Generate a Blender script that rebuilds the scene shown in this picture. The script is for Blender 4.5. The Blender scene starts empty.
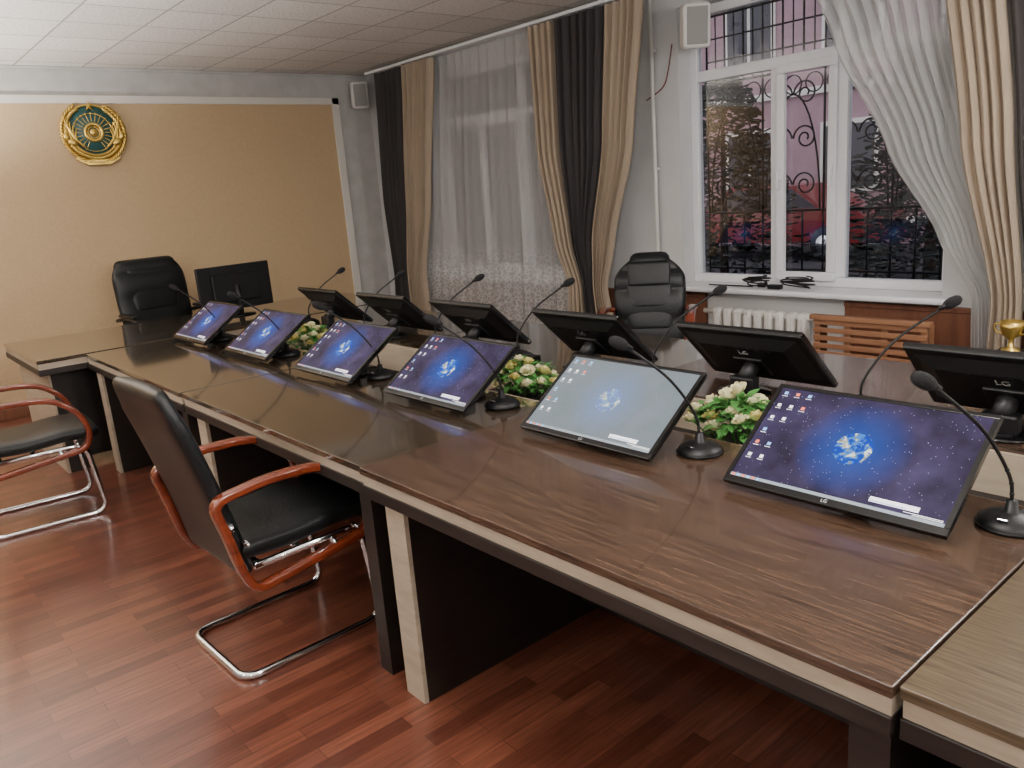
import bpy, bmesh, math, random
from mathutils import Vector, Matrix, Euler
random.seed(7)
SC=bpy.context.scene
def lin(c):
    c=c/255.0
    return c/12.92 if c<=0.04045 else ((c+0.055)/1.055)**2.4
def S(r,g,b): return (lin(r),lin(g),lin(b),1.0)

# ---------------------------------------------------------------- materials
def newmat(name):
    m=bpy.data.materials.new(name); m.use_nodes=True
    nt=m.node_tree; nt.nodes.clear()
    out=nt.nodes.new('ShaderNodeOutputMaterial')
    return m,nt,out
def pm(name,col,rough=.5,metal=0.0,var=0.0,vscale=6,bump=0,bscale=60,coat=0,sheen=0,spec=.5,emis=None,es=0):
    m,nt,out=newmat(name)
    p=nt.nodes.new('ShaderNodeBsdfPrincipled')
    p.inputs['Base Color'].default_value=col
    p.inputs['Roughness'].default_value=rough
    p.inputs['Metallic'].default_value=metal
    p.inputs['Specular IOR Level'].default_value=spec
    p.inputs['Coat Weight'].default_value=coat
    p.inputs['Coat Roughness'].default_value=.08
    p.inputs['Sheen Weight'].default_value=sheen
    if emis: 
        p.inputs['Emission Color'].default_value=emis; p.inputs['Emission Strength'].default_value=es
    nt.links.new(p.outputs[0],out.inputs[0])
    tc=nt.nodes.new('ShaderNodeTexCoord')
    if var>0:
        n=nt.nodes.new('ShaderNodeTexNoise'); n.inputs['Scale'].default_value=vscale; n.inputs['Detail'].default_value=6
        nt.links.new(tc.outputs['Object'],n.inputs['Vector'])
        r=nt.nodes.new('ShaderNodeValToRGB')
        r.color_ramp.elements[0].position=.3; r.color_ramp.elements[1].position=.7
        r.color_ramp.elements[0].color=tuple(c*(1-var) for c in col[:3])+(1,)
        r.color_ramp.elements[1].color=tuple(min(1,c*(1+var)) for c in col[:3])+(1,)
        nt.links.new(n.outputs['Fac'],r.inputs[0]); nt.links.new(r.outputs[0],p.inputs['Base Color'])
    if bump>0:
        n2=nt.nodes.new('ShaderNodeTexNoise'); n2.inputs['Scale'].default_value=bscale; n2.inputs['Detail'].default_value=3
        nt.links.new(tc.outputs['Object'],n2.inputs['Vector'])
        b=nt.nodes.new('ShaderNodeBump'); b.inputs['Strength'].default_value=bump; b.inputs['Distance'].default_value=.01
        nt.links.new(n2.outputs['Fac'],b.inputs['Height']); nt.links.new(b.outputs[0],p.inputs['Normal'])
    return m
def wood(name,c1,c2,rough,scl,coat=0,bump=.15,lo=.3,hi=.7,dist=.15):
    m,nt,out=newmat(name)
    p=nt.nodes.new('ShaderNodeBsdfPrincipled'); p.inputs['Roughness'].default_value=rough
    p.inputs['Coat Weight'].default_value=coat; p.inputs['Coat Roughness'].default_value=.06
    tc=nt.nodes.new('ShaderNodeTexCoord'); mp=nt.nodes.new('ShaderNodeMapping')
    mp.inputs['Scale'].default_value=scl
    n=nt.nodes.new('ShaderNodeTexNoise'); n.inputs['Scale'].default_value=1; n.inputs['Detail'].default_value=5; n.inputs['Roughness'].default_value=.7
    n.inputs['Distortion'].default_value=dist
    r=nt.nodes.new('ShaderNodeValToRGB')
    r.color_ramp.elements[0].position=lo; r.color_ramp.elements[1].position=hi
    r.color_ramp.elements[0].color=c1; r.color_ramp.elements[1].color=c2
    L=nt.links.new
    L(tc.outputs['Object'],mp.inputs[0]); L(mp.outputs[0],n.inputs['Vector']); L(n.outputs['Fac'],r.inputs[0])
    L(r.outputs[0],p.inputs['Base Color'])
    b=nt.nodes.new('ShaderNodeBump'); b.inputs['Strength'].default_value=bump; b.inputs['Distance'].default_value=.002
    L(n.outputs['Fac'],b.inputs['Height']); L(b.outputs[0],p.inputs['Normal'])
    L(p.outputs[0],out.inputs[0])
    return m

GS=(150,7,150)
M_wenge =wood('wenge_top',S(40,28,22),S(88,67,52),.25,GS,coat=.45,bump=.08,lo=.34,hi=.66)
M_wenge2=wood('wenge_gloss',S(38,30,24),S(80,68,54),.10,GS,coat=.9,bump=.02,lo=.34,hi=.66)
M_wenge3=wood('wenge_near',S(50,40,30),S(104,90,70),.28,GS,coat=.2,bump=.08)
M_dark  =wood('wenge_side',S(24,19,17),S(40,32,28),.45,(3,3,40),bump=.05)
M_cream =wood('maple_cream',S(152,138,120),S(176,162,144),.5,(4,4,30),bump=.03)
M_bent  =wood('bent_redwood',S(92,36,20),S(132,58,32),.22,(6,6,30),coat=.8,bump=.02)
M_oak   =wood('slat_wood',S(130,88,64),S(154,112,82),.4,(5,5,30),bump=.03)
M_wains =wood('wainscot_wood',S(98,60,44),S(128,84,62),.4,(30,30,3),bump=.05)
M_leather=pm('black_leather',S(20,23,24),.36,0,bump=.2,bscale=140,var=.1,spec=.4)
M_black =pm('black_plastic',S(18,18,20),.42,var=.08,vscale=30,spec=.4)
M_blackg=pm('black_gloss',S(12,12,14),.18,var=.05)
M_foam  =pm('mic_foam',S(16,16,18),.9,bump=.6,bscale=400)
M_chrome=pm('chrome',(.75,.76,.78,1),.14,1.0,var=.03)
M_white =pm('white_pvc',S(222,224,228),.35,var=.02)
M_metalw=pm('radiator_enamel',S(214,212,206),.35,var=.03)
M_speak =pm('speaker_shell',S(214,213,210),.5,var=.03)
M_speakg=pm('speaker_grille',S(150,149,147),.7,bump=.6,bscale=300)
M_gold  =pm('gold_metal',S(212,180,96),.3,.85,var=.15,vscale=30)
M_teal  =pm('teal_enamel',S(48,88,88),.35,var=.2,vscale=20)
M_wall  =pm('wall_paper_grey',S(180,179,176),.85,var=.09,vscale=7,bump=.15,bscale=60)
M_wallw =pm('wall_white_paint',S(194,194,194),.8,var=.04,vscale=4,bump=.1,bscale=50)
M_tan   =pm('tan_wallpaper',S(192,166,130),.85,var=.04,vscale=50,bump=.2,bscale=120)
M_trim  =pm('trim_white',S(214,210,202),.7,var=.03)
M_iron  =pm('wrought_iron',S(14,14,16),.6,.4,var=.1)
M_steelb=pm('tray_dark',S(34,30,28),.6,var=.1)
M_beige =pm('curtain_beige',S(160,143,123),.8,var=.06,vscale=3,bump=.2,bscale=300,sheen=.15)
M_brownc=pm('curtain_dark_brown',S(42,37,37),.7,var=.1,vscale=3,bump=.2,bscale=300,sheen=.06)
M_petal =pm('petal_cream',S(226,220,180),.6,var=.06,vscale=60)
M_petal2=pm('petal_yellow',S(210,198,124),.6,var=.08,vscale=60)
M_leaf  =pm('leaf_green',S(74,132,62),.5,var=.3,vscale=40)
M_conif =pm('conifer_green',S(28,36,32),.8,var=.4,vscale=6)
M_bark  =pm('bark',S(60,46,38),.9,var=.2)
M_pink  =pm('pink_facade',S(160,130,138),.9,var=.12,vscale=2)
M_glassd=pm('dark_glass',S(52,50,58),.3,var=.1)
M_car   =pm('car_paint_red',S(120,22,28),.25,coat=.5,var=.03)
M_asph  =pm('asphalt_wet',S(54,52,57),.9,var=.2,vscale=1.5)
M_fillglow   =pm('added_fill_glow',(1,1,1,1),.5,emis=(1,.965,.92,1),es=78)  # glowing surface of the added fill globes
M_tubew =pm('pipe_white',S(205,203,198),.45,var=.03)

def floor_mat():
    m,nt,out=newmat('laminate_floor'); L=nt.links.new
    p=nt.nodes.new('ShaderNodeBsdfPrincipled'); p.inputs['Roughness'].default_value=.3
    p.inputs['Coat Weight'].default_value=.45; p.inputs['Coat Roughness'].default_value=.16
    tc=nt.nodes.new('ShaderNodeTexCoord')
    br=nt.nodes.new('ShaderNodeTexBrick'); br.offset=.37; br.offset_frequency=2
    br.inputs['Color1'].default_value=S(84,45,33); br.inputs['Color2'].default_value=S(120,72,54)
    br.inputs['Mortar'].default_value=S(66,34,26); br.inputs['Scale'].default_value=1
    br.inputs['Mortar Size'].default_value=.001; br.inputs['Brick Width'].default_value=.40; br.inputs['Row Height'].default_value=.062
    L(tc.outputs['Object'],br.inputs['Vector'])
    mp=nt.nodes.new('ShaderNodeMapping'); mp.inputs['Scale'].default_value=(5,80,1)
    n=nt.nodes.new('ShaderNodeTexNoise'); n.inputs['Scale'].default_value=1; n.inputs['Detail'].default_value=7
    L(tc.outputs['Object'],mp.inputs[0]); L(mp.outputs[0],n.inputs['Vector'])
    r=nt.nodes.new('ShaderNodeValToRGB'); r.color_ramp.elements[0].position=.3; r.color_ramp.elements[1].position=.75
    r.color_ramp.elements[0].color=(.62,.58,.58,1); r.color_ramp.elements[1].color=(1.25,1.22,1.22,1)
    L(n.outputs['Fac'],r.inputs[0])
    mx=nt.nodes.new('ShaderNodeMix'); mx.data_type='RGBA'; mx.blend_type='MULTIPLY'; mx.inputs[0].default_value=1
    L(br.outputs['Color'],mx.inputs[6]); L(r.outputs[0],mx.inputs[7]); L(mx.outputs[2],p.inputs['Base Color'])
    n2=nt.nodes.new('ShaderNodeTexNoise'); n2.inputs['Scale'].default_value=2.5; n2.inputs['Detail'].default_value=5
    L(tc.outputs['Object'],n2.inputs['Vector'])
    mr=nt.nodes.new('ShaderNodeMapRange'); mr.inputs[3].default_value=.22; mr.inputs[4].default_value=.42
    L(n2.outputs['Fac'],mr.inputs[0]); L(mr.outputs[0],p.inputs['Roughness'])
    L(p.outputs[0],out.inputs[0]); return m
def ceil_mat():
    m,nt,out=newmat('ceiling_tile'); L=nt.links.new
    p=nt.nodes.new('ShaderNodeBsdfPrincipled'); p.inputs['Roughness'].default_value=.9
    tc=nt.nodes.new('ShaderNodeTexCoord')
    br=nt.nodes.new('ShaderNodeTexBrick'); br.offset=0
    br.inputs['Color1'].default_value=S(222,217,212); br.inputs['Color2'].default_value=S(208,203,198)
    br.inputs['Mortar'].default_value=S(156,152,147); br.inputs['Scale'].default_value=1
    br.inputs['Mortar Size'].default_value=.007; br.inputs['Brick Width'].default_value=.5; br.inputs['Row Height'].default_value=.5
    L(tc.outputs['Object'],br.inputs['Vector'])
    n=nt.nodes.new('ShaderNodeTexNoise'); n.inputs['Scale'].default_value=45; n.inputs['Detail'].default_value=4
    L(tc.outputs['Object'],n.inputs['Vector'])
    r=nt.nodes.new('ShaderNodeValToRGB'); r.color_ramp.elements[0].position=.3; r.color_ramp.elements[1].position=.55
    r.color_ramp.elements[0].color=(.78,.77,.76,1); r.color_ramp.elements[1].color=(1,1,1,1)
    L(n.outputs['Fac'],r.inputs[0])
    mx=nt.nodes.new('ShaderNodeMix'); mx.data_type='RGBA'; mx.blend_type='MULTIPLY'; mx.inputs[0].default_value=1
    L(br.outputs['Color'],mx.inputs[6]); L(r.outputs[0],mx.inputs[7]); L(mx.outputs[2],p.inputs['Base Color'])
    b=nt.nodes.new('ShaderNodeBump'); b.inputs['Strength'].default_value=.3; b.inputs['Distance'].default_value=.01
    L(n.outputs['Fac'],b.inputs['Height']); L(b.outputs[0],p.inputs['Normal'])
    L(p.outputs[0],out.inputs[0]); return m
def glass_mat():
    m,nt,out=newmat('window_glass'); L=nt.links.new
    t=nt.nodes.new('ShaderNodeBsdfTransparent'); t.inputs[0].default_value=(.8,.82,.84,1)
    g=nt.nodes.new('ShaderNodeBsdfGlossy'); g.inputs['Roughness'].default_value=.01
    f=nt.nodes.new('ShaderNodeFresnel'); f.inputs[0].default_value=1.5
    mx=nt.nodes.new('ShaderNodeMixShader')
    L(f.outputs[0],mx.inputs[0]); L(t.outputs[0],mx.inputs[1]); L(g.outputs[0],mx.inputs[2]); L(mx.outputs[0],out.inputs[0]); return m
def tulle_mat(name,alpha,lace=True):
    m,nt,out=newmat(name); L=nt.links.new
    t=nt.nodes.new('ShaderNodeBsdfTransparent')
    d=nt.nodes.new('ShaderNodeBsdfDiffuse'); d.inputs[0].default_value=S(216,216,215)
    tr=nt.nodes.new('ShaderNodeBsdfTranslucent'); tr.inputs[0].default_value=S(230,230,228)
    a=nt.nodes.new('ShaderNodeMixShader'); a.inputs[0].default_value=.45
    L(d.outputs[0],a.inputs[1]); L(tr.outputs[0],a.inputs[2])
    mx=nt.nodes.new('ShaderNodeMixShader'); mx.inputs[0].default_value=alpha
    L(t.outputs[0],mx.inputs[1]); L(a.outputs[0],mx.inputs[2]); L(mx.outputs[0],out.inputs[0])
    if lace:
        tc=nt.nodes.new('ShaderNodeTexCoord'); v=nt.nodes.new('ShaderNodeTexVoronoi'); v.feature='DISTANCE_TO_EDGE'; v.inputs['Scale'].default_value=26
        L(tc.outputs['Object'],v.inputs['Vector'])
        lt=nt.nodes.new('ShaderNodeMath'); lt.operation='LESS_THAN'; lt.inputs[1].default_value=.09
        L(v.outputs['Distance'],lt.inputs[0])
        sp=nt.nodes.new('ShaderNodeSeparateXYZ'); L(tc.outputs['Object'],sp.inputs[0])
        z=nt.nodes.new('ShaderNodeMapRange'); z.inputs[1].default_value=1.1; z.inputs[2].default_value=.8
        L(sp.outputs['Z'],z.inputs[0])
        mu=nt.nodes.new('ShaderNodeMath'); mu.operation='MULTIPLY'; L(lt.outputs[0],mu.inputs[0]); L(z.outputs[0],mu.inputs[1])
        ad=nt.nodes.new('ShaderNodeMath'); ad.operation='MULTIPLY_ADD'; ad.inputs[1].default_value=.35; ad.inputs[2].default_value=alpha; ad.use_clamp=True
        L(mu.outputs[0],ad.inputs[0]); L(ad.outputs[0],mx.inputs[0])
    return m
def screen_mat(name,wash=0.0,strength=1.0):
    m,nt,out=newmat(name); L=nt.links.new; N=nt.nodes.new
    p=N('ShaderNodeBsdfPrincipled'); p.inputs['Base Color'].default_value=(.006,.006,.008,1); p.inputs['Roughness'].default_value=.35; p.inputs['Specular IOR Level'].default_value=.08
    uv=N('ShaderNodeTexCoord'); mp=N('ShaderNodeMapping')
    mp.inputs['Location'].default_value=(-.885,-.5,0); mp.inputs['Scale'].default_value=(1.77,1,1)
    L(uv.outputs['UV'],mp.inputs[0])
    ln=N('ShaderNodeVectorMath'); ln.operation='LENGTH'; L(mp.outputs[0],ln.inputs[0])
    n=N('ShaderNodeTexNoise'); n.inputs['Scale'].default_value=2.6; n.inputs['Detail'].default_value=5; L(mp.outputs[0],n.inputs['Vector'])
    r=N('ShaderNodeValToRGB'); e=r.color_ramp.elements
    e[0].position=.3; e[0].color=S(30,22,38); e[1].position=.75; e[1].color=S(72,62,96)
    L(n.outputs['Fac'],r.inputs[0])
    g=N('ShaderNodeMapRange'); g.inputs[1].default_value=.13; g.inputs[2].default_value=.48; g.inputs[3].default_value=.8; g.inputs[4].default_value=0
    L(ln.outputs['Value'],g.inputs[0])
    mx=N('ShaderNodeMix'); mx.data_type='RGBA'; L(g.outputs[0],mx.inputs[0]); L(r.outputs[0],mx.inputs[6]); mx.inputs[7].default_value=S(28,70,158)
    v=N('ShaderNodeTexVoronoi'); v.inputs['Scale'].default_value=40; L(mp.outputs[0],v.inputs['Vector'])
    s=N('ShaderNodeMath'); s.operation='LESS_THAN'; s.inputs[1].default_value=.10; L(v.outputs['Distance'],s.inputs[0])
    sc=N('ShaderNodeSeparateColor'); L(v.outputs['Color'],sc.inputs[0])
    sg=N('ShaderNodeMath'); sg.operation='GREATER_THAN'; sg.inputs[1].default_value=.5; L(sc.outputs[0],sg.inputs[0])
    sm=N('ShaderNodeMath'); sm.operation='MULTIPLY'; L(s.outputs[0],sm.inputs[0]); L(sg.outputs[0],sm.inputs[1])
    mx2=N('ShaderNodeMix'); mx2.data_type='RGBA'; L(sm.outputs[0],mx2.inputs[0]); L(mx.outputs[2],mx2.inputs[6]); mx2.inputs[7].default_value=S(190,200,240)
    n2=N('ShaderNodeTexNoise'); n2.inputs['Scale'].default_value=13; n2.inputs['Detail'].default_value=9; n2.inputs['Distortion'].default_value=1.0; L(mp.outputs[0],n2.inputs['Vector'])
    r2=N('ShaderNodeValToRGB'); e=r2.color_ramp.elements
    e[0].position=.44; e[0].color=S(14,58,170); e[1].position=.64; e[1].color=S(250,252,255)
    k=e.new(.51); k.color=S(60,140,225); k=e.new(.55); k.color=S(120,118,84)
    L(n2.outputs['Fac'],r2.inputs[0])
    me=N('ShaderNodeMath'); me.operation='LESS_THAN'; me.inputs[1].default_value=.155; L(ln.outputs['Value'],me.inputs[0])
    mx3=N('ShaderNodeMix'); mx3.data_type='RGBA'; L(me.outputs[0],mx3.inputs[0]); L(mx2.outputs[2],mx3.inputs[6]); L(r2.outputs[0],mx3.inputs[7])
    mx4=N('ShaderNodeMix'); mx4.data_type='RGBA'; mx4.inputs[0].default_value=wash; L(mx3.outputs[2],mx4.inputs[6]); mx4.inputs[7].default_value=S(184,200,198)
    L(mx4.outputs[2],p.inputs['Emission Color']); p.inputs['Emission Strength'].default_value=strength
    L(p.outputs[0],out.inputs[0]); return m
M_floor=floor_mat(); M_ceil=ceil_mat(); M_glass=glass_mat()
M_tulle=tulle_mat('tulle_lace',.6); M_tulle2=tulle_mat('tulle_sheer',.66,False)
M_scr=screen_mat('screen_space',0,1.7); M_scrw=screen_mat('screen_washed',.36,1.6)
M_icon=pm('icon_blue',S(90,140,200),.4,emis=S(150,180,220),es=1.1)
M_iconr=pm('icon_red',S(200,90,70),.4,emis=S(210,120,90),es=1.1)
M_task=pm('taskbar',S(120,130,140),.4,emis=S(110,122,130),es=1.0)
M_note=pm('notification',S(230,230,235),.4,emis=S(214,216,222),es=1.2)
M_txt=pm('logo_grey',S(170,170,172),.5,var=.02)

# ---------------------------------------------------------------- mesh builder
def Tm(loc,rot=(0,0,0)): return Matrix.Translation(loc)@Euler(rot).to_matrix().to_4x4()
class MB:
    def __init__(s): s.v=[];s.f=[];s.m=[];s.sm=[];s.mats=[];s.uv={}
    def mi(s,mat):
        if mat not in s.mats: s.mats.append(mat)
        return s.mats.index(mat)
    def add(s,vs,fs,mat,smooth=False,M=None,uv=None):
        o=len(s.v); i=s.mi(mat)
        for v in vs:
            v=Vector(v); s.v.append(M@v if M is not None else v)
        for f in fs:
            if uv: s.uv[len(s.f)]=uv
            s.f.append([o+a for a in f]); s.m.append(i); s.sm.append(smooth)
    def bm(s,bm,mat,smooth=False,M=None):
        bm.verts.ensure_lookup_table(); bm.verts.index_update()
        s.add([v.co.copy() for v in bm.verts],[[v.index for v in f.verts] for f in bm.faces],mat,smooth,M); bm.free()
    def box(s,size,loc,mat,bev=0,rot=(0,0,0),M=None,seg=2,smooth=False):
        b=bmesh.new(); bmesh.ops.create_cube(b,size=1)
        for v in b.verts: v.co=Vector((v.co.x*size[0],v.co.y*size[1],v.co.z*size[2]))
        if bev>0: bmesh.ops.bevel(b,geom=list(b.edges),offset=bev,segments=seg,affect='EDGES',profile=.5)
        m=Tm(loc,rot); s.bm(b,mat,smooth,M@m if M is not None else m)
    def b2(s,x0,x1,y0,y1,z0,z1,mat,bev=0,M=None):
        s.box((x1-x0,y1-y0,z1-z0),((x0+x1)/2,(y0+y1)/2,(z0+z1)/2),mat,bev,M=M)
    def lathe(s,prof,mat,M=None,n=28,smooth=True,sy=1):
        vs=[];fs=[]
        for (r,z) in prof:
            for k in range(n):
                a=2*math.pi*k/n; vs.append((r*math.cos(a),sy*r*math.sin(a),z))
        for i in range(len(prof)-1):
            for k in range(n):
                fs.append([i*n+k,i*n+(k+1)%n,(i+1)*n+(k+1)%n,(i+1)*n+k])
        fs.append(list(range(n))[::-1]); fs.append([(len(prof)-1)*n+k for k in range(n)])
        s.add(vs,fs,mat,smooth,M)
    def ball(s,loc,sc,mat,M=None,rot=(0,0,0),n=16):
        b=bmesh.new(); bmesh.ops.create_uvsphere(b,u_segments=n,v_segments=n//2+2,radius=1)
        m=Tm(loc,rot)@Matrix.Diagonal((sc[0],sc[1],sc[2],1)); s.bm(b,mat,True,M@m if M is not None else m)
    def tube(s,pts,r,mat,M=None,n=10,closed=False):
        pts=[Vector(p) for p in pts]; N=len(pts); vs=[];fs=[]
        ref=None
        for i in range(N):
            if closed: t=(pts[(i+1)%N]-pts[i-1]).normalized()
            else: t=(pts[min(i+1,N-1)]-pts[max(i-1,0)]).normalized()
            if ref is None:
                ref=Vector((0,0,1)) if abs(t.z)<.9 else Vector((1,0,0))
            ref=(ref-t*ref.dot(t)).normalized(); b=t.cross(ref)
            rr=r(i/(N-1)) if callable(r) else r
            for k in range(n):
                a=2*math.pi*k/n; vs.append(pts[i]+ref*math.cos(a)*rr+b*math.sin(a)*rr)
        for i in range(N if closed else N-1):
            j=(i+1)%N
            for k in range(n): fs.append([i*n+k,i*n+(k+1)%n,j*n+(k+1)%n,j*n+k])
        if not closed: fs.append(list(range(n))[::-1]); fs.append([(N-1)*n+k for k in range(n)])
        s.add(vs,fs,mat,True,M)
    def ribbon(s,pts,w,h,mat,M=None,closed=False,y=0):
        P=[Vector((p[0],y,p[1])) for p in pts]; N=len(P); sec=[]
        for k in range(16):
            a=2*math.pi*(k+.5)/16; c,q=math.cos(a),math.sin(a)
            sec.append((math.copysign(abs(c)**.5,c)*w/2,math.copysign(abs(q)**.5,q)*h/2))
        vs=[];fs=[];Y=Vector((0,1,0))
        for i in range(N):
            t=(P[(i+1)%N]-P[i-1]).normalized() if closed else (P[min(i+1,N-1)]-P[max(i-1,0)]).normalized()
            n=t.cross(Y).normalized()
            for a,b in sec: vs.append(P[i]+Y*a+n*b)
        for i in range(N if closed else N-1):
            j=(i+1)%N
            for k in range(16): fs.append([i*16+k,i*16+(k+1)%16,j*16+(k+1)%16,j*16+k])
        if not closed: fs.append(list(range(16))[::-1]); fs.append([(N-1)*16+k for k in range(16)])
        s.add(vs,fs,mat,True,M)
    def padded(s,path,wf,tf,mat,M=None,curv=0,p=3.6,K=40):
        P=[Vector((a[0],0,a[1])) for a in path]; N=len(P); Y=Vector((0,1,0)); rings=[]
        for i in range(N):
            t=(P[min(i+1,N-1)]-P[max(i-1,0)]).normalized(); n=t.cross(Y).normalized(); u=i/(N-1)
            w,th=wf(u),tf(u)
            if i==0:
                for a in (80,55,28):
                    a=math.radians(a); rings.append((P[i]-t*th/2*math.sin(a),n,w-th*(1-math.cos(a)),th*math.cos(a)))
            rings.append((P[i],n,w,th))
            if i==N-1:
                for a in (28,55,80):
                    a=math.radians(a); rings.append((P[i]+t*th/2*math.sin(a),n,w-th*(1-math.cos(a)),th*math.cos(a)))
        vs=[];fs=[]
        for c,n,w,th in rings:
            for k in range(K):
                a=2*math.pi*k/K; cc,q=math.cos(a),math.sin(a)
                x=math.copysign(abs(cc)**(2/p),cc)*w/2; b=math.copysign(abs(q)**(2/p),q)*th/2
                vs.append(c+Y*x+n*(b+curv*x*x))
        R=len(rings)
        for i in range(R-1):
            for k in range(K): fs.append([i*K+k,i*K+(k+1)%K,(i+1)*K+(k+1)%K,(i+1)*K+k])
        fs.append(list(range(K))[::-1]); fs.append([(R-1)*K+k for k in range(K)])
        s.add(vs,fs,mat,True,M)
    def mesh(s,name):
        me=bpy.data.meshes.new(name); me.from_pydata([tuple(v) for v in s.v],[],s.f)
        for m in s.mats: me.materials.append(m)
        me.polygons.foreach_set('material_index',s.m); me.polygons.foreach_set('use_smooth',s.sm)
        if s.uv:
            ul=me.uv_layers.new(name='UVMap')
            for fi,uvs in s.uv.items():
                for li,u in zip(me.polygons[fi].loop_indices,uvs): ul.data[li].uv=u
        me.update(); return me
    def obj(s,name,loc=(0,0,0),rot=(0,0,0)): return place(name,s.mesh(name),loc,rot)
def place(name,me,loc=(0,0,0),rot=(0,0,0)):
    o=bpy.data.objects.new(name,me); o.location=loc; o.rotation_euler=rot
    SC.collection.objects.link(o); return o
def cr(pts,n=8):
    P=[Vector(p) for p in pts]; P=[P[0]*2-P[1]]+P+[P[-1]*2-P[-2]]; out=[]
    for i in range(1,len(P)-2):
        for k in range(n):
            t=k/n; a,b,c,d=P[i-1],P[i],P[i+1],P[i+2]
            out.append(.5*((2*b)+(c-a)*t+(2*a-5*b+4*c-d)*t*t+(3*b-a-3*c+d)*t**3))
    out.append(P[-2]); return out
def fillet(pts,r,n=6,closed=False):
    P=[Vector(p) for p in pts]; N=len(P); out=[]
    for i in range(N):
        if not closed and i in (0,N-1): out.append(P[i]); continue
        a,b,c=P[i-1],P[i],P[(i+1)%N]
        d1=(a-b); d2=(c-b); rr=min(r,d1.length*.48,d2.length*.48)
        p,q=b+d1.normalized()*rr,b+d2.normalized()*rr
        for k in range(n+1):
            t=k/n; out.append(p*(1-t)**2+b*2*t*(1-t)+q*t*t)
    return out

# ---------------------------------------------------------------- room shell
XL,XW,YB,YR,ZC=-3.4,4.75,7.7,-2.6,2.80
m=MB(); m.b2(XL-.2,5.0,YR-.2,YB+.2,-.1,0,M_floor); m.obj('floor')
m=MB(); m.b2(XL-.2,5.0,YR-.2,YB+.2,ZC,ZC+.1,M_ceil); m.obj('ceiling')
m=MB(); m.b2(XL-.2,5.0,YB,YB+.2,0,ZC,M_wall); m.obj('wall_back')
m=MB(); m.b2(XL-.2,5.0,YR-.2,YR,0,ZC,M_wall); m.obj('wall_rear')
m=MB(); m.b2(XL-.2,XL,YR,YB,0,ZC,M_wall); m.obj('wall_left')
W1=(1.86,3.66); W2=(4.86,6.62); ZS,ZT=.77,2.64
m=MB()
m.b2(XW,5.0,YR,YB,0,ZS,M_wallw); m.b2(XW,5.0,YR,YB,ZT,ZC,M_wallw)
for a,b in ((YR,W1[0]),(W1[1],W2[0]),(W2[1],YB)): m.b2(XW,5.0,a,b,ZS,ZT,M_wallw)
m.obj('wall_window')
m=MB(); m.b2(XL,4.29,YB-.012,YB,0.1,2.51,M_tan); m.obj('trim_tan_panel')
m=MB(); m.b2(XL,4.37,YB-.03,YB,2.51,2.575,M_trim,.004); m.b2(4.29,4.37,YB-.03,YB,.1,2.575,M_trim,.004); m.obj('trim_panel_frame')
m=MB(); m.b2(XL,XW,YB-.025,YB,ZC-.02,ZC,M_wall,.006); m.obj('trim_crown')
m=MB(); m.b2(XL,4.75,YB-.045,YB-.013,0,.09,M_wains,.004); m.obj('baseboard_back')
m=MB(); m.b2(XL,XL+.02,YR,YB,0,.09,M_wains,.004); m.obj('baseboard_left')
m=MB()
for a,b in ((YR,2.42),(3.45,6.9)): 
    m.b2(XW-.02,XW,a,b,0,.70,M_wains,.002); m.b2(XW-.035,XW,a,b,.68,.71,M_wains,.004)
m.obj('trim_wainscot')

def window(name,y0,y1,mull,handles=True):
    m=MB(); X=4.88; d=.06
    def fr(ya,yb,za,zb,t,dd=d,xx=X):
        m.b2(xx,xx+dd,ya,yb,za,za+t,M_white,.006); m.b2(xx,xx+dd,ya,yb,zb-t,zb,M_white,.006)
        m.b2(xx,xx+dd,ya,ya+t,za+t,zb-t,M_white,.006); m.b2(xx,xx+dd,yb-t,yb,za+t,zb-t,M_white,.006)
    fr(y0,y1,ZS,ZT,.06)
    zt=2.19
    m.b2(X,X+d,y0+.06,y1-.06,zt-.035,zt+.035,M_white,.006)
    ys=[y0]+list(mull)+[y1]
    for q in mull: m.b2(X-.001,X+d,q-.035,q+.035,ZS+.06,zt-.03 if q==mull[1] else ZT-.06,M_white,.006)
    fr(ys[1]+.02,ys[2]-.02,ZS+.04,zt-.02,.055,.04,X-.03)
    if handles:
        for q in (ys[1]+.045,ys[2]-.045):
            m.box((.02,.022,.07),(X-.04,q,1.5),M_white,.004); m.box((.014,.018,.12),(X-.06,q,1.46),M_white,.005)
    m.b2(X+.025,X+.031,y0+.05,y1-.05,ZS+.05,ZT-.05,M_glass)
    return m.obj(name)
window('window_1',W1[0],W1[1],(2.54,2.99)); window('window_2',W2[0],W2[1],(5.45,6.05))
for (a,b) in (W1,W2):
    m=MB(); m.b2(4.615,4.875,a-.08,b+.08,ZS-.035,ZS+.001,M_white,.012); m.obj('trim_window_sill')

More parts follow.
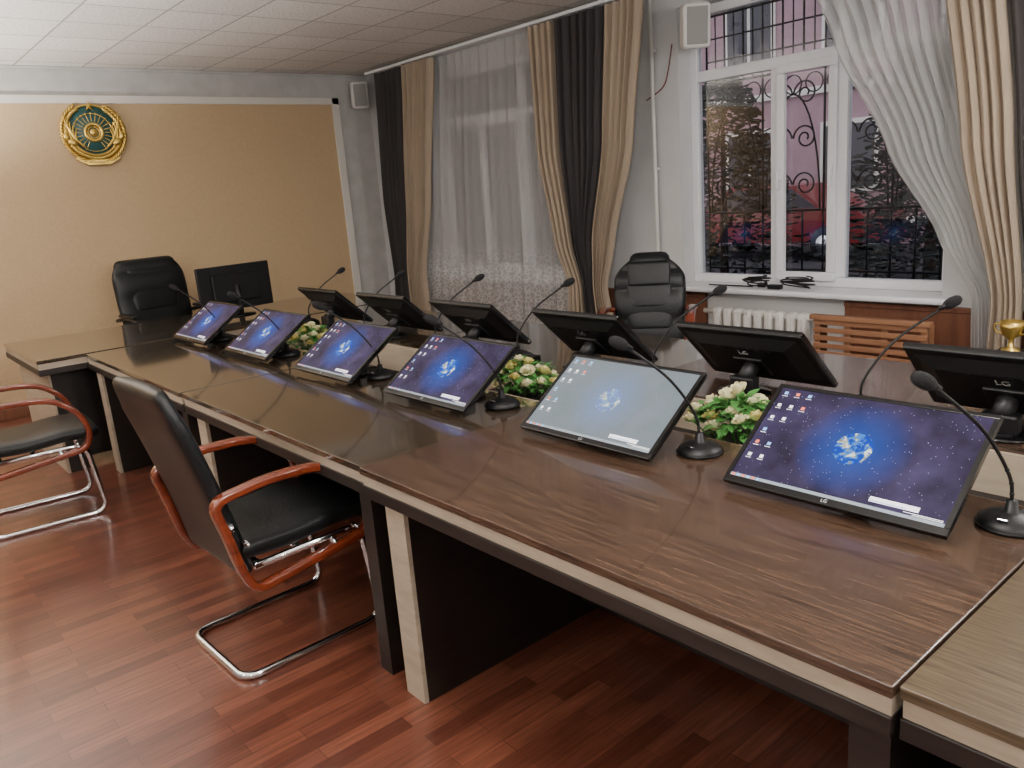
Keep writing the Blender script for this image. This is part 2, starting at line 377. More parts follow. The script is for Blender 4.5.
def grille(name,y0,y1):
    m=MB(); X=5.08
    n=int((y1-y0)/.15)
    def bar(p,q,r=.007): m.tube([p,q],r,M_iron,n=6)
    for z in (.85,1.25,2.15,2.6): bar((X,y0,z),(X,y1,z),.009)
    for i in range(n+1):
        y=y0+(y1-y0)*i/n; 
        bar((X,y,2.15),(X,y,2.75)); bar((X,y,.78),(X,y,1.25))
        if i%3==0: bar((X,y,1.25),(X,y,2.15),.008)
        if i<n: 
            yc=y+(y1-y0)/n/2; pts=[(X,yc+.06*math.cos(a),2.12-.0+.06*math.sin(a)-.06) for a in [math.pi*2*k/16 for k in range(16)]]
            m.tube(pts,.005,M_iron,n=5,closed=True)
            bar((X,yc,2.15),(X,yc,2.75),.005)
    for z in (2.3,2.45): bar((X,y0,z),(X,y1,z),.006)
    def spiral(yc,zc,s,flip):
        pts=[]
        for k in range(40):
            t=k/39; a=t*math.pi*3.2; r=s*(1-.8*t)
            pts.append((X,yc+flip*(r*math.cos(a)),zc+r*math.sin(a)))
        m.tube(pts,.006,M_iron,n=6)
    for i in range(0,n,3):
        yc=y0+(y1-y0)*(i+1.5)/n
        for z in (1.42,1.72,2.0):
            spiral(yc-.09,z,.085,1); spiral(yc+.09,z,.085,-1)
        arc=[(X,yc+.2*math.cos(a),1.25+.75*math.sin(a)) for a in [math.pi*k/20 for k in range(21)]]
        m.tube(arc,.006,M_iron,n=6)
    return m.obj(name)
grille('iron_window_grille',W1[0],W1[1]); grille('iron_window_grille',W2[0],W2[1])

# ---------------------------------------------------------------- curtains
def curtain(name,x,prof,mat,folds,amp,ph=0):
    nv=44; nu=int(folds*10); zt,zb=prof[0][0],prof[-1][0]
    def ev(z):
        for i in range(len(prof)-1):
            a,b=prof[i],prof[i+1]
            if z<=a[0] and z>=b[0]:
                t=(a[0]-z)/(a[0]-b[0]); t=t*t*(3-2*t)*.4+t*.6
                return a[1]+(b[1]-a[1])*t,a[2]+(b[2]-a[2])*t
        return prof[-1][1:]
    vs=[];fs=[]
    for j in range(nv+1):
        z=zt+(zb-zt)*j/nv; y0,y1=ev(z)
        for i in range(nu+1):
            u=i/nu; w=.5+.5*math.sin(7*u+ph)
            xo=amp*(math.sin(2*math.pi*folds*u+ph+.5*math.sin(3*u+j*.03))*(.7+.3*w)+.25*math.sin(2*math.pi*folds*2.3*u+1+j*.02))
            vs.append((x+xo,y0+(y1-y0)*u+.2*amp*math.cos(4*math.pi*folds*u),z))
    for j in range(nv):
        for i in range(nu):
            a=j*(nu+1)+i; fs.append([a,a+1,a+nu+2,a+nu+1])
    m=MB(); m.add(vs,fs,mat,True); return m.obj(name)
ZK=2.73
curtain('dark_drape',4.51,[(ZK,6.70,7.14),(1.5,6.84,7.22),(.75,6.94,7.16),(.04,6.94,7.26)],M_brownc,5,.032,1)
curtain('beige_drape',4.50,[(ZK,6.16,6.66),(1.5,6.42,6.80),(.8,6.62,6.90),(.04,6.62,6.9)],M_beige,6,.032,.4)
curtain('tulle_curtain',4.575,[(ZK,4.58,6.40),(1.5,4.6,6.6),(.12,4.6,6.8)],M_tulle,16,.02,.2)
curtain('beige_drape',4.50,[(ZK,4.62,4.90),(1.8,4.64,4.88),(1.1,4.55,4.74),(.75,4.45,4.60),(.04,4.42,4.68)],M_beige,4,.028,2)
curtain('dark_drape',4.50,[(ZK,4.10,4.60),(1.8,4.18,4.62),(1.1,4.34,4.53),(.75,4.34,4.43),(.04,4.26,4.40)],M_brownc,6,.028,.9)
curtain('beige_drape',4.50,[(ZK,3.74,4.08),(1.8,3.88,4.16),(1.1,4.10,4.31),(.75,4.20,4.32),(.04,4.02,4.24)],M_beige,5,.028,.1)
curtain('tulle_curtain',4.575,[(ZK,1.78,2.68),(2.2,1.72,2.44),(1.6,1.62,2.12),(1.1,1.52,1.82),(.8,1.46,1.64),(.3,1.42,1.62)],M_tulle2,11,.022,.5)
curtain('beige_drape',4.50,[(ZK,1.60,1.88),(1.6,1.47,1.71),(.8,1.38,1.52),(.04,1.36,1.54)],M_beige,5,.028,.7)
curtain('dark_drape',4.50,[(ZK,1.06,1.58),(1.6,1.02,1.45),(.8,1.02,1.36),(.04,1.0,1.34)],M_brownc,6,.028,.3)
m=MB(); m.b2(4.48,4.62,YR+.1,7.3,2.74,2.765,M_white,.006); m.obj('curtain_rail')

# ---------------------------------------------------------------- radiators, covers, pipes
def radiator(y0,y1):
    m=MB(); n=int((y1-y0)/.08)
    for i in range(n):
        y=y0+.08*i+.04
        m.box((.08,.062,.5),(4.67,y,.38),M_metalw,.02,seg=3,smooth=False)
        m.box((.012,.02,.44),(4.624,y,.38),M_metalw,.004)
    m.tube([(4.67,y0-.1,.6),(4.67,y1+.02,.6)],.018,M_metalw); m.tube([(4.67,y0-.1,.16),(4.67,y1+.02,.16)],.018,M_metalw)
    for z in (.16,.6): m.tube([(4.67,y0-.1,z),(4.728,y0-.1,z)],.014,M_metalw)
    for yy in (y0+.04,y1-.1): m.box((.03,.02,.13),(4.67,yy,.065),M_metalw,.003)
    return m.obj('radiator')
radiator(2.62,3.4)
m=MB()
for z in [.12+.048*i for i in range(11)]: m.b2(4.50,4.515,1.83,2.50,z,z+.03,M_oak,.003)
for y in (1.83,2.05,2.27,2.46): m.b2(4.515,4.535,y,y+.04,.0,.66,M_oak,.003)
m.b2(4.485,4.535,1.81,2.52,.63,.66,M_oak,.005)
for y in (1.83,2.46): m.b2(4.52,4.60,y,y+.04,0,.63,M_oak,.003)
m.obj('slatted_radiator_cover')
m=MB(); m.tube([(4.715,3.86,.02),(4.715,3.86,2.75)],.014,M_tubew)
for z in (.8,1.6,2.4): m.box((.03,.04,.02),(4.732,3.86,z),M_tubew,.003)
m.obj('heating_pipe')

def speaker(loc,rz,s=1):
    m=MB(); m.box((.14*s,.19*s,.29*s),(0,0,0),M_speak,.03,seg=4); m.box((.02,.145*s,.24*s),(-.064*s,0,0),M_speakg,.008)
    m.tube([(.06*s,0,.05),(.06*s+.06,0,.05)],.012,M_black); m.box((.01,.06,.09),(.06*s+.062,0,.05),M_black,.002)
    return m.obj('wall_speaker',loc,(0,math.radians(-6),rz))
speaker((4.60,3.40,2.47),math.radians(50),.95); speaker((4.56,7.57,2.59),math.radians(68),.9)
m=MB(); m.tube(cr([(4.742,3.70,2.42),(4.742,3.74,2.25),(4.742,3.79,2.15),(4.742,3.94,2.08)],6),.0045,M_bent,n=6); m.obj('speaker_wire')

# ---------------------------------------------------------------- emblem
def emblem():
    m=MB(); R=.265; M=Matrix.Translation((1.99,YB-.02,2.275))@Matrix.Rotation(math.pi/2,4,'X')
    m.lathe([(0.0,-.005),(R*.86,-.005),(R*.86,.012),(.01,.016)],M_teal,M,n=48)
    def ring(r,t,z=.012,mat=M_gold,n=64): m.tube([(r*math.cos(2*math.pi*k/n),r*math.sin(2*math.pi*k/n),z) for k in range(n)],t,mat,M,n=8,closed=True)
    ring(R*.84,.010); ring(R*.25,.016,.022); ring(R*.17,.005,.02); ring(R*.58,.004,.015)
    m.ball((0,0,.012),(R*.13,R*.13,.02),M_gold,M)
    for k in range(24):
        a=2*math.pi*k/24; 
        if math.sin(a)<-.95: continue
        m.box((R*.2,.006,.006),(R*.44*math.cos(a),R*.44*math.sin(a),.017),M_gold,.002,(0,0,a),M)
        m.ball((R*.58*math.cos(a),R*.58*math.sin(a),.018),(.010,.007,.007),M_gold,M,rot=(0,0,a),n=8)
    for k in range(46):
        a=math.radians(90+32+k*(296/45))
        for rr,tw in ((R*.93,.5),(R*.80,-.4),(R*.70,.2)):
            if rr<R*.75 and math.sin(a)>.35: continue
            m.ball((rr*math.cos(a),rr*math.sin(a),.02),(.032,.011,.012),M_gold,M,rot=(0,0,a+math.pi/2+tw),n=8)
    for sx in (-1,1):
        for j in range(5):
            pts=[(sx*R*(.34+.05*j),-R*.45+j*.01,.024),(sx*R*(.55+.05*j),-R*(.2-.1*j),.03),(sx*R*(.5+.08*j),R*(.1+.12*j),.026)]
            m.tube(cr(pts,6),lambda u:.011*(1-.6*u),M_gold,M,n=8)
        m.ball((sx*R*.66,-R*.3,.026),(.045,.03,.018),M_gold,M,rot=(0,0,sx*.6))
        m.ball((sx*R*.82,-R*.12,.03),(.022,.034,.014),M_gold,M,rot=(0,0,-sx*.4))
    vs=[(0,0,.04)];
    for k in range(10):
        a=math.pi/2+k*math.pi/5; r=.045 if k%2==0 else .019; vs.append((r*math.cos(a),r*math.sin(a),.018))
    m.add(vs,[[0,1+k,1+(k+1)%10] for k in range(10)],M_gold,False,M@Matrix.Translation((0,R*.80,0)))
    m.box((.2,.05,.014),(0,-R*.92,.022),M_gold,.006,(0,0,0),M)
    for sx in (-1,1): m.box((.09,.045,.012),(sx*.13,-R*.83,.02),M_gold,.006,(0,0,sx*.5),M)
    m.obj('national_emblem')
emblem()

# ---------------------------------------------------------------- conference table
def slabset(m,x0,x1,y0,y1,top,front=None,zt=.75):
    m.b2(x0,x1,y0,y1,zt-.022,zt,top,.0025)
    m.b2(x0+.008,x1-.008,y0+.004,y1-.004,zt-.058,zt-.022,M_cream)
    m.b2(x0+.002,x1-.002,y0+.002,y1-.002,zt-.096,zt-.058,M_dark,.002)
m=MB()
YE=5.48
segs=[(-1.16,.48,M_wenge3,.014,-.003),(.48,2.12,M_wenge,0,0),(2.12,3.76,M_wenge2,.014,-.004),(3.76,YE,M_wenge2,.008,-.002)]
for y0,y1,top,off,dz in segs:
    for side in (0,1):
        if side==0: xa,xb=1.12+off,1.97
        else: xa,xb=2.35,3.20-off
        slabset(m,xa,xb,y0+.002,y1-.002,top,zt=.75+dz)
        for far in (0,1):
            ya=y1-.20 if far else y0+.01
            wy=.10 if far else .07
            if side==0:
                m.b2(xa+.035,xb-.03,ya,ya+wy,0,.654,M_dark)
                m.b2(xa+.02,xa+.035,ya,ya+wy,0,.654,M_cream if far else M_dark)
            else:
                m.b2(xa+.03,xb-.035,ya,ya+wy,0,.654,M_dark)
                m.b2(xb-.035,xb-.02,ya,ya+wy,0,.654,M_cream if far else M_dark)
        xm=xb-.12 if side==0 else xa+.10
        m.b2(xm,xm+.018,y0+.08,y1-.20,.06,.654,M_dark)
m.b2(1.97,2.35,-1.14,YE-.02,.60,.618,M_steelb)
m.b2(1.972,1.988,-1.14,YE-.02,.618,.742,M_cream); m.b2(2.332,2.348,-1.14,YE-.02,.618,.742,M_cream)
for y in [-.34,.48,1.0,1.9,2.12,2.95,3.2,3.76,4.1,4.9,5.3]: m.b2(1.988,2.332,y-.01,y+.01,.618,.738,M_cream)
for a,b in ((3.22,3.75),(1.92,2.10),(.1,.46),(4.92,5.28)): m.b2(1.988,2.332,a,b,.722,.737,M_cream,.001)
m.obj('conference_table')
m=MB()
slabset(m,.86,3.49,YE+.02,6.62,M_wenge2,zt=.752)
for x in (.93,2.02,3.3):
    m.b2(x,x+.12,YE+.1,6.54,0,.655,M_dark)
m.b2(.95,3.35,5.70,5.72,.05,.655,M_dark)
m.b2(.915,.93,YE+.1,6.54,0,.655,M_cream)
m.obj('head_table')

# ---------------------------------------------------------------- monitors
def panelF(tilt):
    th=math.radians(tilt); c,s=math.cos(th),math.sin(th)
    return Matrix(((0,c,-s,0),(-1,0,0,0),(0,s,c,.026),(0,0,0,1)))
def monitor_mesh(name,tilt,scr,W=.548,H=.338):
    m=MB(); F=panelF(tilt)
    def B(x0,x1,y0,y1,z0,z1,mat,bev=0): m.b2(x0,x1,y0,y1,z0,z1,mat,bev,M=F)
    B(-W/2,W/2,0,.020,-.012,.003,M_blackg,.002); B(-W/2,W/2,H-.012,H,-.012,.003,M_blackg,.002)
    B(-W/2,-W/2+.012,.02,H-.012,-.012,.003,M_blackg); B(W/2-.012,W/2,.02,H-.012,-.012,.003,M_blackg)
    B(-W/2+.001,W/2-.001,.001,H-.001,-.020,-.004,M_black,.006)
    vs=[];a=(-W*.45,W*.45,.05,.31);b=(-W*.34,W*.34,.09,.27)
    for q,z in ((a,-.019),(b,-.044)):
        vs+=[(q[0],q[2],z),(q[1],q[2],z),(q[1],q[3],z),(q[0],q[3],z)]
    m.add(vs,[[0,1,5,4],[1,2,6,5],[2,3,7,6],[3,0,4,7],[4,5,6,7]],M_black,False,F)
    B(-.06,.06,.09,.20,-.053,-.042,M_black,.004)
    for k in range(9): B(-.12+.03*k-.01,-.12+.03*k+.01,.258,.262,-.0455,-.0435,M_blackg)
    x0,x1,y0,y1=-W/2+.012,W/2-.012,.02,H-.012
    m.add([(x0,y0,.0005),(x1,y0,.0005),(x1,y1,.0005),(x0,y1,.0005)],[[0,1,2,3]],scr,False,F,uv=[(0,0),(1,0),(1,1),(0,1)])
    def Q(xa,xb,ya,yb,mat,z=.0012): m.add([(xa,ya,z),(xb,ya,z),(xb,yb,z),(xa,yb,z)],[[0,1,2,3]],mat,False,F)
    Q(x0,x1,y0,y0+.009,M_task)
    for k in range(6): Q(x0+.004+.014*k,x0+.012+.014*k,y0+.001,y0+.008,M_icon if k%2 else M_iconr,.0016)
    rr=random.Random(3)
    for i in range(3):
        for j in range(6):
            if (i==2 and j>1) or (i==1 and j in(3,)): continue
            xx=x0+.014+.034*i; yy=y1-.022-.043*j
            Q(xx,xx+.010,yy,yy+.010,(M_icon,M_iconr,M_note)[rr.randrange(3)]); Q(xx-.003,xx+.013,yy-.006,yy-.0045,M_note)
    Q(x1-.17,x1-.06,y0+.020,y0+.034,M_note); Q(x1-.168,x1-.09,y0+.022,y0+.0245,M_icon,.0016)
    Q(x1-.09,x1-.006,y0+.014,y0+.0155,M_note); Q(x1-.07,x1-.006,y0+.0105,y0+.012,M_note)
    ctr=F@Vector((0,.15,-.053)); bx=ctr.x+.05
    m.lathe([(.001,0),(.085,0),(.088,.004),(.084,.010),(.03,.014),(.001,.014)],M_blackg,Matrix.Translation((bx,0,0)),n=36,sy=1.2)
    m.box((.05,.10,.06),(bx+.0,0,.035),M_black,.008)
    m.tube([Vector((bx,0,.05)),ctr+Vector((.006,0,-.005)),ctr],.03,M_black,n=14)
    return m.mesh(name)
def logo(parent,tilt,size,v,nz,back):
    cu=bpy.data.curves.new('logo','FONT'); cu.body='LG'; cu.size=size; cu.extrude=.0003; cu.align_x='CENTER'; cu.align_y='CENTER'
    cu.materials.append(M_txt); o=bpy.data.objects.new('logo',cu); SC.collection.objects.link(o); o.parent=parent
    L=Matrix.Translation((0,v,nz))
    if back: L=L@Matrix.Rotation(math.pi,4,'Y')
    o.matrix_local=panelF(tilt)@L
me1=monitor_mesh('monitor_l',35,M_scr); me1w=monitor_mesh('monitor_w',35,M_scrw); me2=monitor_mesh('monitor_r',43,M_scr,W=.52)
for k,y in enumerate((.885,1.68,2.54,3.37,4.25,5.13)):
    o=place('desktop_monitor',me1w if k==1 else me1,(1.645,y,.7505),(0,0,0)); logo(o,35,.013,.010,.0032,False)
for k,y in enumerate((.79,1.64,2.46,3.28,4.05,4.83)):
    o=place('desktop_monitor',me2,(2.665,y,.7505),(0,0,math.pi)); logo(o,43,.034,.232,-.0445,True)

m=MB()
m.box((.60,.03,.34),(0,0,.22),M_black,.008); m.box((.40,.03,.22),(0,-.022,.22),M_black,.012); m.box((.57,.002,.31),(0,.0155,.225),M_blackg)
m.tube([(0,-.03,.24),(0,-.045,.12),(0,-.03,.015)],.022,M_black,n=12); m.lathe([(.001,0),(.13,0),(.13,.008),(.02,.016),(.001,.016)],M_blackg,n=32,sy=.75)
m.obj('computer_monitor',(2.38,6.10,.7525),(0,0,math.radians(6)))

# ---------------------------------------------------------------- microphones
def mic_mesh(name,dx,dy,h=.335):
    m=MB()
    m.lathe([(.001,0),(.066,0),(.068,.006),(.062,.017),(.048,.026),(.028,.033),(.014,.036),(.011,.06),(.001,.062)],M_black,n=32)
    m.lathe([(.067,.004),(.0695,.006),(.067,.008)],M_black,n=32)
    m.box((.03,.022,.004),(-.04,0,.027),M_chrome,.002,(0,.35,0) if dx<0 else (0,-.35,0))
    p=cr([(0,0,.05),(.06*dx,.06*dy,.12),(.42*dx,.42*dy,.235),(dx,dy,h)],8)
    m.tube(p,.0042,M_black,n=8)
    for k in (1,2,3): m.ball(p[k*3],(.0055,.0055,.0055),M_black,n=8)
    d=Vector((dx,dy,.12)).normalized(); q=d.to_track_quat('Z','Y').to_euler(); e=Vector((dx,dy,h))
    m.lathe([(.001,-.02),(.006,-.02),(.009,0),(.009,.012)],M_black,Tm(e,q),n=12)
    m.lathe([(.001,-.004),(.012,0),(.0165,.012),(.0175,.026),(.0155,.042),(.009,.052),(.001,.055)],M_foam,Tm(e,q),n=20)
    return m.mesh(name)
ma=mic_mesh('mic_a',-.19,.10,.345); mb=mic_mesh('mic_b',.17,-.18)
for y in (.555,1.375,2.28,3.15,4.12,5.06): place('desk_microphone',ma,(1.84,y,.7505))
for y in (1.20,2.06,2.90,3.58,4.34,5.08): place('desk_microphone',mb,(2.46,y,.7505))

# ---------------------------------------------------------------- flowers
def flowers(loc,seed):
    R=random.Random(seed); m=MB()
    m.b2(-.12,.12,-.15,.15,0,.07,M_steelb,.01)
    def rose(c,r,mat):
        ax=Vector((R.uniform(-.6,.6),R.uniform(-.6,.6),1)).normalized(); Q=Tm(c,ax.to_track_quat('Z','Y').to_euler())
        m.ball((0,0,0),(r*.4,r*.4,r*.5),mat,Q,n=8)
        for ring,(n,rr,open_) in enumerate(((3,.5,.15),(5,.78,.45),(6,1.0,.8))):
            for k in range(n):
                a0=2*math.pi*k/n+ring*.5; da=math.pi/n*1.25; vs=[];fs=[]
                for i in range(5):
                    t=i/4
                    for j in range(5):
                        w=(j/4-.5)*2; a=a0+w*da*math.sin(.4+1.9*t)*.9
                        rad=r*rr*(.35+.65*math.sin(t*1.6))+r*open_*.35*t*t
                        z=-r*.55+r*(1.25-.35*ring)*t-r*.12*w*w*t
                        vs.append((rad*math.cos(a),rad*math.sin(a),z))
                for i in range(4):
                    for j in range(4): q=i*5+j; fs.append([q,q+1,q+6,q+5])
                m.add(vs,fs,mat,True,Q)
    def leaf(c,L,yaw,pit):
        vs=[];fs=[]
        for i in range(7):
            t=i/6; w=L*.26*math.sin(math.pi*min(1,t*.97+.03))**.8
            for j in (-1,0,1): vs.append((L*t,w*j,-L*.35*t*t+(.25*w if j else 0)))
        for i in range(6):
            for j in (0,1): q=i*3+j; fs.append([q,q+1,q+4,q+3])
        m.add(vs,fs,M_leaf,True,Tm(c,(0,-pit,yaw)))
    for k in range(24):
        a=k*2.4; rr=.034*math.sqrt(k); c=(rr*math.cos(a)*.85,rr*math.sin(a)*1.15,.23-.55*rr+R.uniform(-.012,.015))
        rose(c,R.uniform(.019,.027),M_petal if R.random()<.6 else M_petal2)
        m.tube([(c[0]*.4,c[1]*.4,.05),c],.003,M_leaf,n=5)
    for k in range(190):
        a=R.uniform(0,2*math.pi); r=R.uniform(.02,.14)
        leaf((r*math.cos(a)*.8,r*math.sin(a)*1.1,.21-.6*r+R.uniform(-.03,.02)),R.uniform(.04,.065),a+R.uniform(-.6,.6),R.uniform(-.1,.9))
    m.obj('flower_arrangement',loc)
for i,y in enumerate((1.46,2.54,4.45)): flowers((2.16,y,.6185),i+2)

# ---------------------------------------------------------------- chairs
def cantilever_mesh():
    m=MB()
    pts=[(-.17,-.225,.395),(.24,-.225,.40),(.285,-.225,.013),(-.265,-.225,.013),(-.265,.225,.013),(.285,.225,.013),(.24,.225,.40),(-.17,.225,.395)]
    m.tube(fillet(pts,.07,8),.0135,M_chrome,n=12)
    m.tube([(.0,-.225,.398),(0,.225,.398)],.011,M_chrome); m.tube([(-.15,-.225,.395),(-.15,.225,.395)],.011,M_chrome)
    path=cr([(-.19,.455),(-.02,.448),(.16,.462),(.28,.455)],6)
    m.padded([(p[0],p[1]) for p in [Vector((q[0],q[1])) for q in path]],lambda u:.47,lambda u:.085,M_leather)
    b=cr([(-.185,.40),(-.215,.55),(-.275,.78),(-.345,1.01)],8)
    m.padded([(q[0],q[1]) for q in b],lambda u:.46+.03*u-(.05*max(0,(u-.85)/.15)**2),lambda u:.072 if u<.9 else .06,M_leather,curv=.25)
    for y in (-.262,.262):
        loop=[(-.29,.665),(-.10,.690),(.05,.685),(.14,.665),(.235,.585),(.272,.47),(.24,.385),(0,.355),(-.19,.33),(-.225,.40),(-.26,.56)]
        P=fillet([Vector((a,b,0)) for a,b in loop],.05,5,closed=True)
        m.ribbon([(p.x,p.y) for p in P],.045,.03,M_bent,closed=True,y=y)
        for q in ((-.2,.5),(.2,.42)): m.ball((q[0],y*1.0,q[1]),(.01,.03,.01),M_chrome,n=8)
        m.tube([(.12,y,.375),(.12,y*.86,.395)],.012,M_chrome); m.tube([(-.24,y,.56),(-.22,y*.8,.56)],.012,M_chrome)
    return m.mesh('cantilever_chair')
def exec_mesh(wooden=True,W=.54,Htop=1.18,taper=.12):
    m=MB(); arm=M_bent if wooden else M_black
    path=cr([(-.22,.49),(-.02,.475),(.16,.49),(.27,.475)],6)
    m.padded([(q[0],q[1]) for q in path],lambda u:W-.02,lambda u:.12,M_leather)
    b=cr([(-.20,.46),(-.215,.62),(-.25,.80),(-.28,Htop-.16),(-.32,Htop-.05)],10)
    def tf(u): return .085+.03*abs(math.sin(u*math.pi*3.5))
    m.padded([(q[0],q[1]) for q in b],lambda u:W*(.90+.12*math.sin(u*2.6))-(taper*max(0,(u-.72)/.28)**2),tf,M_leather)
    hs=(Htop-.62)/3.3
    for k in range(3):
        z=.64+hs*(k+.1); dx=-.19-.17*(z-.5)
        m.padded([(dx+.035,z-.04),(dx+.022,z+.01),(dx+.01,z+hs*.55)],lambda u:W*(.66-.03*k),lambda u:.05,M_leather)
    ys=W/2+(.05 if wooden else .02)
    for y in (-ys,ys):
        loop=[(-.25,.72),(-.08,.75),(.12,.735),(.25,.66),(.27,.56),(.18,.46),(.0,.44)]
        P=fillet([Vector((a,b,0)) for a,b in loop],.07,6)
        m.ribbon([(p.x,p.y) for p in P],.055,.032,arm,y=y)
        if not wooden: m.padded([(-.18,.765),(-.05,.772),(.08,.762)],lambda u:.05,lambda u:.024,M_leather,M=Matrix.Translation((0,y,0)))
        m.tube([(0,y,.44),(0,y*.7,.43)],.016,M_black)
        m.tube([(-.24,y,.72),(-.24,y*.75,.72)],.016,arm)
    m.box((.24,.3,.04),(0,0,.40),M_black,.01)
    m.lathe([(.001,.10),(.03,.10),(.03,.26),(.02,.265),(.02,.40),(.001,.40)],M_black,n=20)
    for k in range(5):
        a=k*2*math.pi/5; ca,sa=math.cos(a),math.sin(a)
        m.tube([(0,0,.12),(.15*ca,.15*sa,.105),(.29*ca,.29*sa,.075)],lambda u:.028-.010*u,arm,n=10)
        m.tube([(.29*ca,.29*sa,.075),(.29*ca,.29*sa,.03)],.008,M_black)
        m.lathe([(.001,-.02),(.026,-.02),(.028,-.01),(.028,.01),(.026,.02),(.001,.02)],M_black,Tm((.29*ca,.29*sa,.0285),(math.pi/2,0,a+.6)),n=18)
    return m.mesh('exec_chair')
mc=cantilever_mesh()
place('cantilever_armchair',mc,(1.04,2.70,0),(0,0,math.radians(2)))
place('cantilever_armchair',mc,(.64,4.87,0),(0,0,math.radians(-4)))
place('executive_chair',exec_mesh(True,.45,1.07,.17),(3.80,3.22,0),(0,0,math.radians(214)))
place('executive_chair',exec_mesh(False,.60,1.20,.06),(2.14,7.02,0),(0,0,math.radians(-84)))

# ---------------------------------------------------------------- small items
m=MB()
def coil(cx,cy,r,turns,z0,seed,M=None):
    pts=[]
    n=int(turns*14)
    for k in range(n):
        a=2*math.pi*k/14; rr=r*(1+.25*math.sin(a*.37+seed)); pts.append((cx+rr*math.cos(a)*.5,cy+rr*math.sin(a)*1.2,z0+.008+.045*abs(math.sin(a*.23+seed))+.0025*k/6))
    m.tube(pts,.005,M_black,n=6)
coil(4.70,3.02,.07,5,.772,1); coil(4.70,2.72,.08,6,.772,2)
m.tube(cr([(4.70,3.05,.78),(4.72,3.25,.777),(4.70,3.40,.78)],6),.005,M_black,n=6)
m.box((.05,.09,.03),(4.68,2.87,.788),M_black,.006); m.box((.04,.06,.03),(4.74,3.0,.788),M_black,.006)
m.obj('cable_bundle')
m=MB(); m.box((.06,.11,.035),(0,0,.0185),M_black,.006); m.tube(cr([(0,.055,.02),(-.02,.08,.01),(.02,.085,.007),(.045,.02,.007)],6),.004,M_black,n=6)
m.obj('power_adapter',(2.40,2.755,.7505),(0,0,.1))
m=MB(); m.b2(4.02,4.40,.95,1.42,.0,.56,M_wains,.006); m.b2(4.01,4.41,.94,1.43,.56,.58,M_dark,.003)
m.b2(4.005,4.02,.97,1.18,.04,.53,M_oak,.003); m.b2(4.005,4.02,1.19,1.40,.04,.53,M_oak,.003); m.obj('side_cabinet')
m=MB(); m.lathe([(.001,0),(.04,0),(.04,.035),(.015,.045),(.010,.07),(.012,.085),(.035,.10),(.05,.135),(.052,.17),(.047,.17),(.03,.11),(.001,.10)],M_gold,n=28)
for sx in (-1,1): m.tube(cr([(0,sx*.045,.155),(0,sx*.075,.15),(0,sx*.07,.12),(0,sx*.035,.105)],6),.005,M_gold,n=6)
m.obj('trophy_cup',(4.22,1.33,.5805))

# ---------------------------------------------------------------- added fill lights (invented globes and uplighters, outside the camera view)
for (x,y,z) in ((-1.6,2.6,2.05),(-1.6,-.8,2.1),(1.0,1.0,2.25),(1.0,-1.2,2.1),(3.3,.3,2.2),(3.3,-1.6,2.1)):  # invented hanging globes, added to brighten the room and ceiling
    m=MB(); m.ball((0,0,0),(.17,.17,.15),M_fillglow,n=24)
    m.lathe([(.001,.13),(.07,.13),(.06,.165),(.012,.18),(.001,.18)],M_chrome,n=20)
    m.tube([(0,0,.17),(0,0,ZC-z-.02)],.006,M_chrome,n=8); m.lathe([(.001,ZC-z-.04),(.05,ZC-z-.03),(.055,ZC-z-.001),(.001,ZC-z-.001)],M_chrome,n=20)
    m.obj('added_fill_globe',(x,y,z))
for (x,y,e) in ((-.1,6.9,170),(-.55,4.6,260),(-.7,1.0,120)):  # invented floor uplighters, added to lift the dim ceiling
    m=MB(); m.lathe([(.001,0),(.15,0),(.15,.012),(.02,.03),(.012,.04),(.012,1.45),(.02,1.48),(.001,1.48)],M_chrome,n=28)
    m.lathe([(.02,1.47),(.08,1.49),(.14,1.54),(.17,1.60),(.165,1.60),(.13,1.545),(.07,1.50),(.02,1.485)],M_trim,n=32)
    m.obj('added_uplighter',(x,y,0))
    l=bpy.data.lights.new('added_uplight','SPOT'); l.spot_size=math.radians(165); l.spot_blend=.5; l.energy=e*2.1; l.shadow_soft_size=.08; l.color=(1,.96,.91)  # added upward spot that brightens the ceiling
    o=bpy.data.objects.new('added_uplight_spot',l); o.location=(x,y,1.62); o.rotation_euler=(math.pi,0,0); SC.collection.objects.link(o)

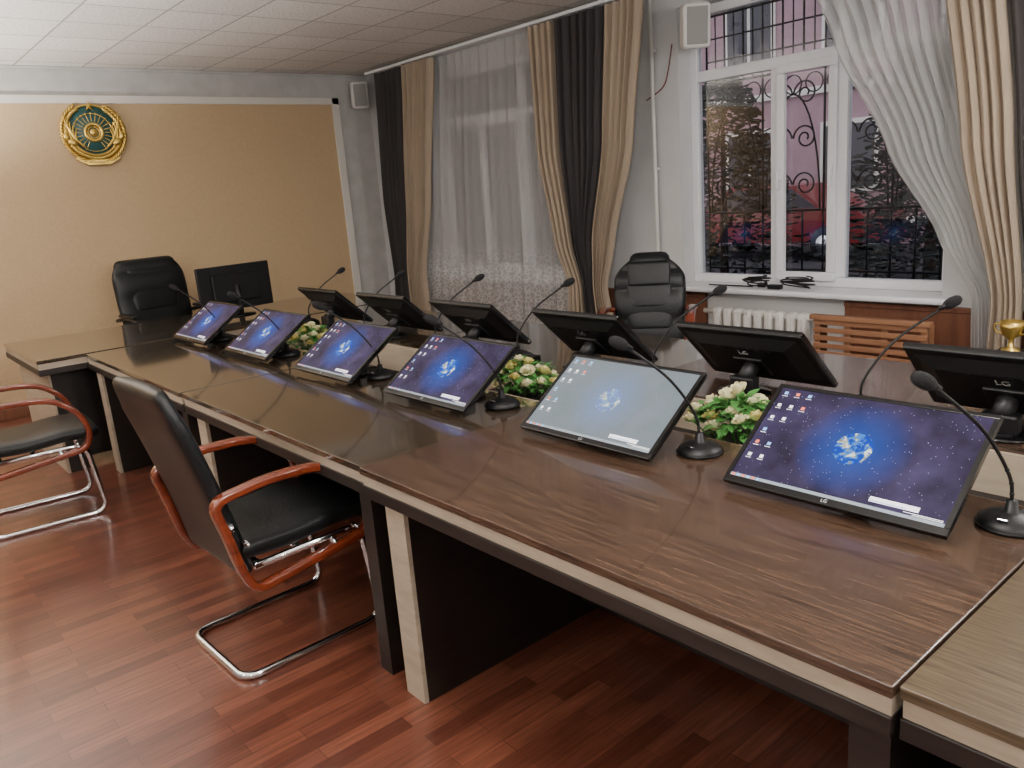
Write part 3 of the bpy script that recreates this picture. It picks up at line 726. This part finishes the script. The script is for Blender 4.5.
# ---------------------------------------------------------------- outside
m=MB(); m.b2(5.0,40,-25,40,-.35,-.25,M_asph); m.obj('ground_outside')
m=MB(); m.b2(17,24,-6,26,-.25,9,M_pink)
for fl in range(3):
    for k in range(12):
        y=-4+2.4*k; z=.9+fl*2.8
        m.b2(16.93,17,y,y+1.3,z,z+1.5,M_trim,.01); m.b2(16.9,16.94,y+.1,y+.6,z+.1,z+1.4,M_glassd); m.b2(16.9,16.94,y+.7,y+1.2,z+.1,z+1.4,M_glassd)
    m.b2(16.9,17,-6,26,.2+fl*2.8,.35+fl*2.8,M_trim)
m.obj('pink_building')
def conifer(x,y,h,r,seed):
    R=random.Random(seed); m=MB(); m.tube([(0,0,0),(0,0,h*.9)],lambda u:.07*(1-.8*u),M_bark,n=8)
    for k in range(2600):
        t=R.random()**.8; z=.15+h*t*.92; rad=r*(1-t)**.6*R.uniform(.3,1.05); a=R.uniform(0,6.283)
        c=Vector((rad*math.cos(a),rad*math.sin(a),z-.12*rad)); L=R.uniform(.07,.16)
        d=Vector((math.cos(a),math.sin(a),R.uniform(-.5,.35))); sd=Vector((-math.sin(a),math.cos(a),R.uniform(-.4,.4)))*L*.3
        m.add([c-sd,c+sd,c+d*L+sd*.3,c+d*L-sd*.3+Vector((0,0,.03))],[[0,1,2,3]],M_conif)
    m.obj('conifer_tree',(x,y,-.25))
conifer(9.2,6.4,3.1,1.15,1); conifer(9.6,3.9,3.2,1.3,2); conifer(8.6,8.9,3.2,1.1,3); conifer(7.6,2.4,2.4,.8,5); conifer(11.4,9.3,3.3,1.0,7); conifer(12.2,5.0,3.2,1.0,8)
m=MB()
prof=[(-2.1,.35),(-2.1,.75),(-1.95,.9),(-1.3,.97),(-.7,1.42),(.7,1.45),(1.35,1.0),(2.0,.88),(2.15,.7),(2.15,.35)]
vs=[(-.8,a,b) for a,b in prof]+[(.8,a,b) for a,b in prof]; n=len(prof)
m.add(vs,[list(range(n)),[n+i for i in range(n)][::-1]]+[[i,(i+1)%n,n+(i+1)%n,n+i] for i in range(n)],M_car)
for sx in (-.805,.805):
    m.add([(sx,-1.15,1.0),(sx,-.65,1.36),(sx,.62,1.38),(sx,1.1,1.02)],[[0,1,2,3]],M_glassd)
    for yy in (-1.35,1.4): m.lathe([(.001,-.1),(.3,-.1),(.33,-.05),(.33,.05),(.3,.1),(.001,.1)],M_black,Tm((sx*.93,yy,.33),(0,math.pi/2,0)),n=24); m.lathe([(.001,-.11),(.18,-.11),(.18,.11),(.001,.11)],M_chrome,Tm((sx*.93,yy,.33),(0,math.pi/2,0)),n=20)
m.obj('parked_car',(15.0,9.0,-.25))

# ---------------------------------------------------------------- world + camera
w=bpy.data.worlds.new('World'); SC.world=w; w.use_nodes=True
bg=w.node_tree.nodes['Background']; bg.inputs[0].default_value=(.65,.62,.66,1); bg.inputs[1].default_value=3.2
cam=bpy.data.cameras.new('Camera'); co=bpy.data.objects.new('Camera',cam); SC.collection.objects.link(co)
R=Vector((.7544,-.6517,-.0771)); F=Vector((.6209,.7470,-.2380)).normalized(); R=(R-F*R.dot(F)).normalized(); U=R.cross(F)
co.matrix_world=Matrix(((R.x,U.x,-F.x,0),(R.y,U.y,-F.y,0),(R.z,U.z,-F.z,1.55),(0,0,0,1)))
cam.sensor_width=36; cam.lens=28.125; cam.clip_start=.05
SC.camera=co
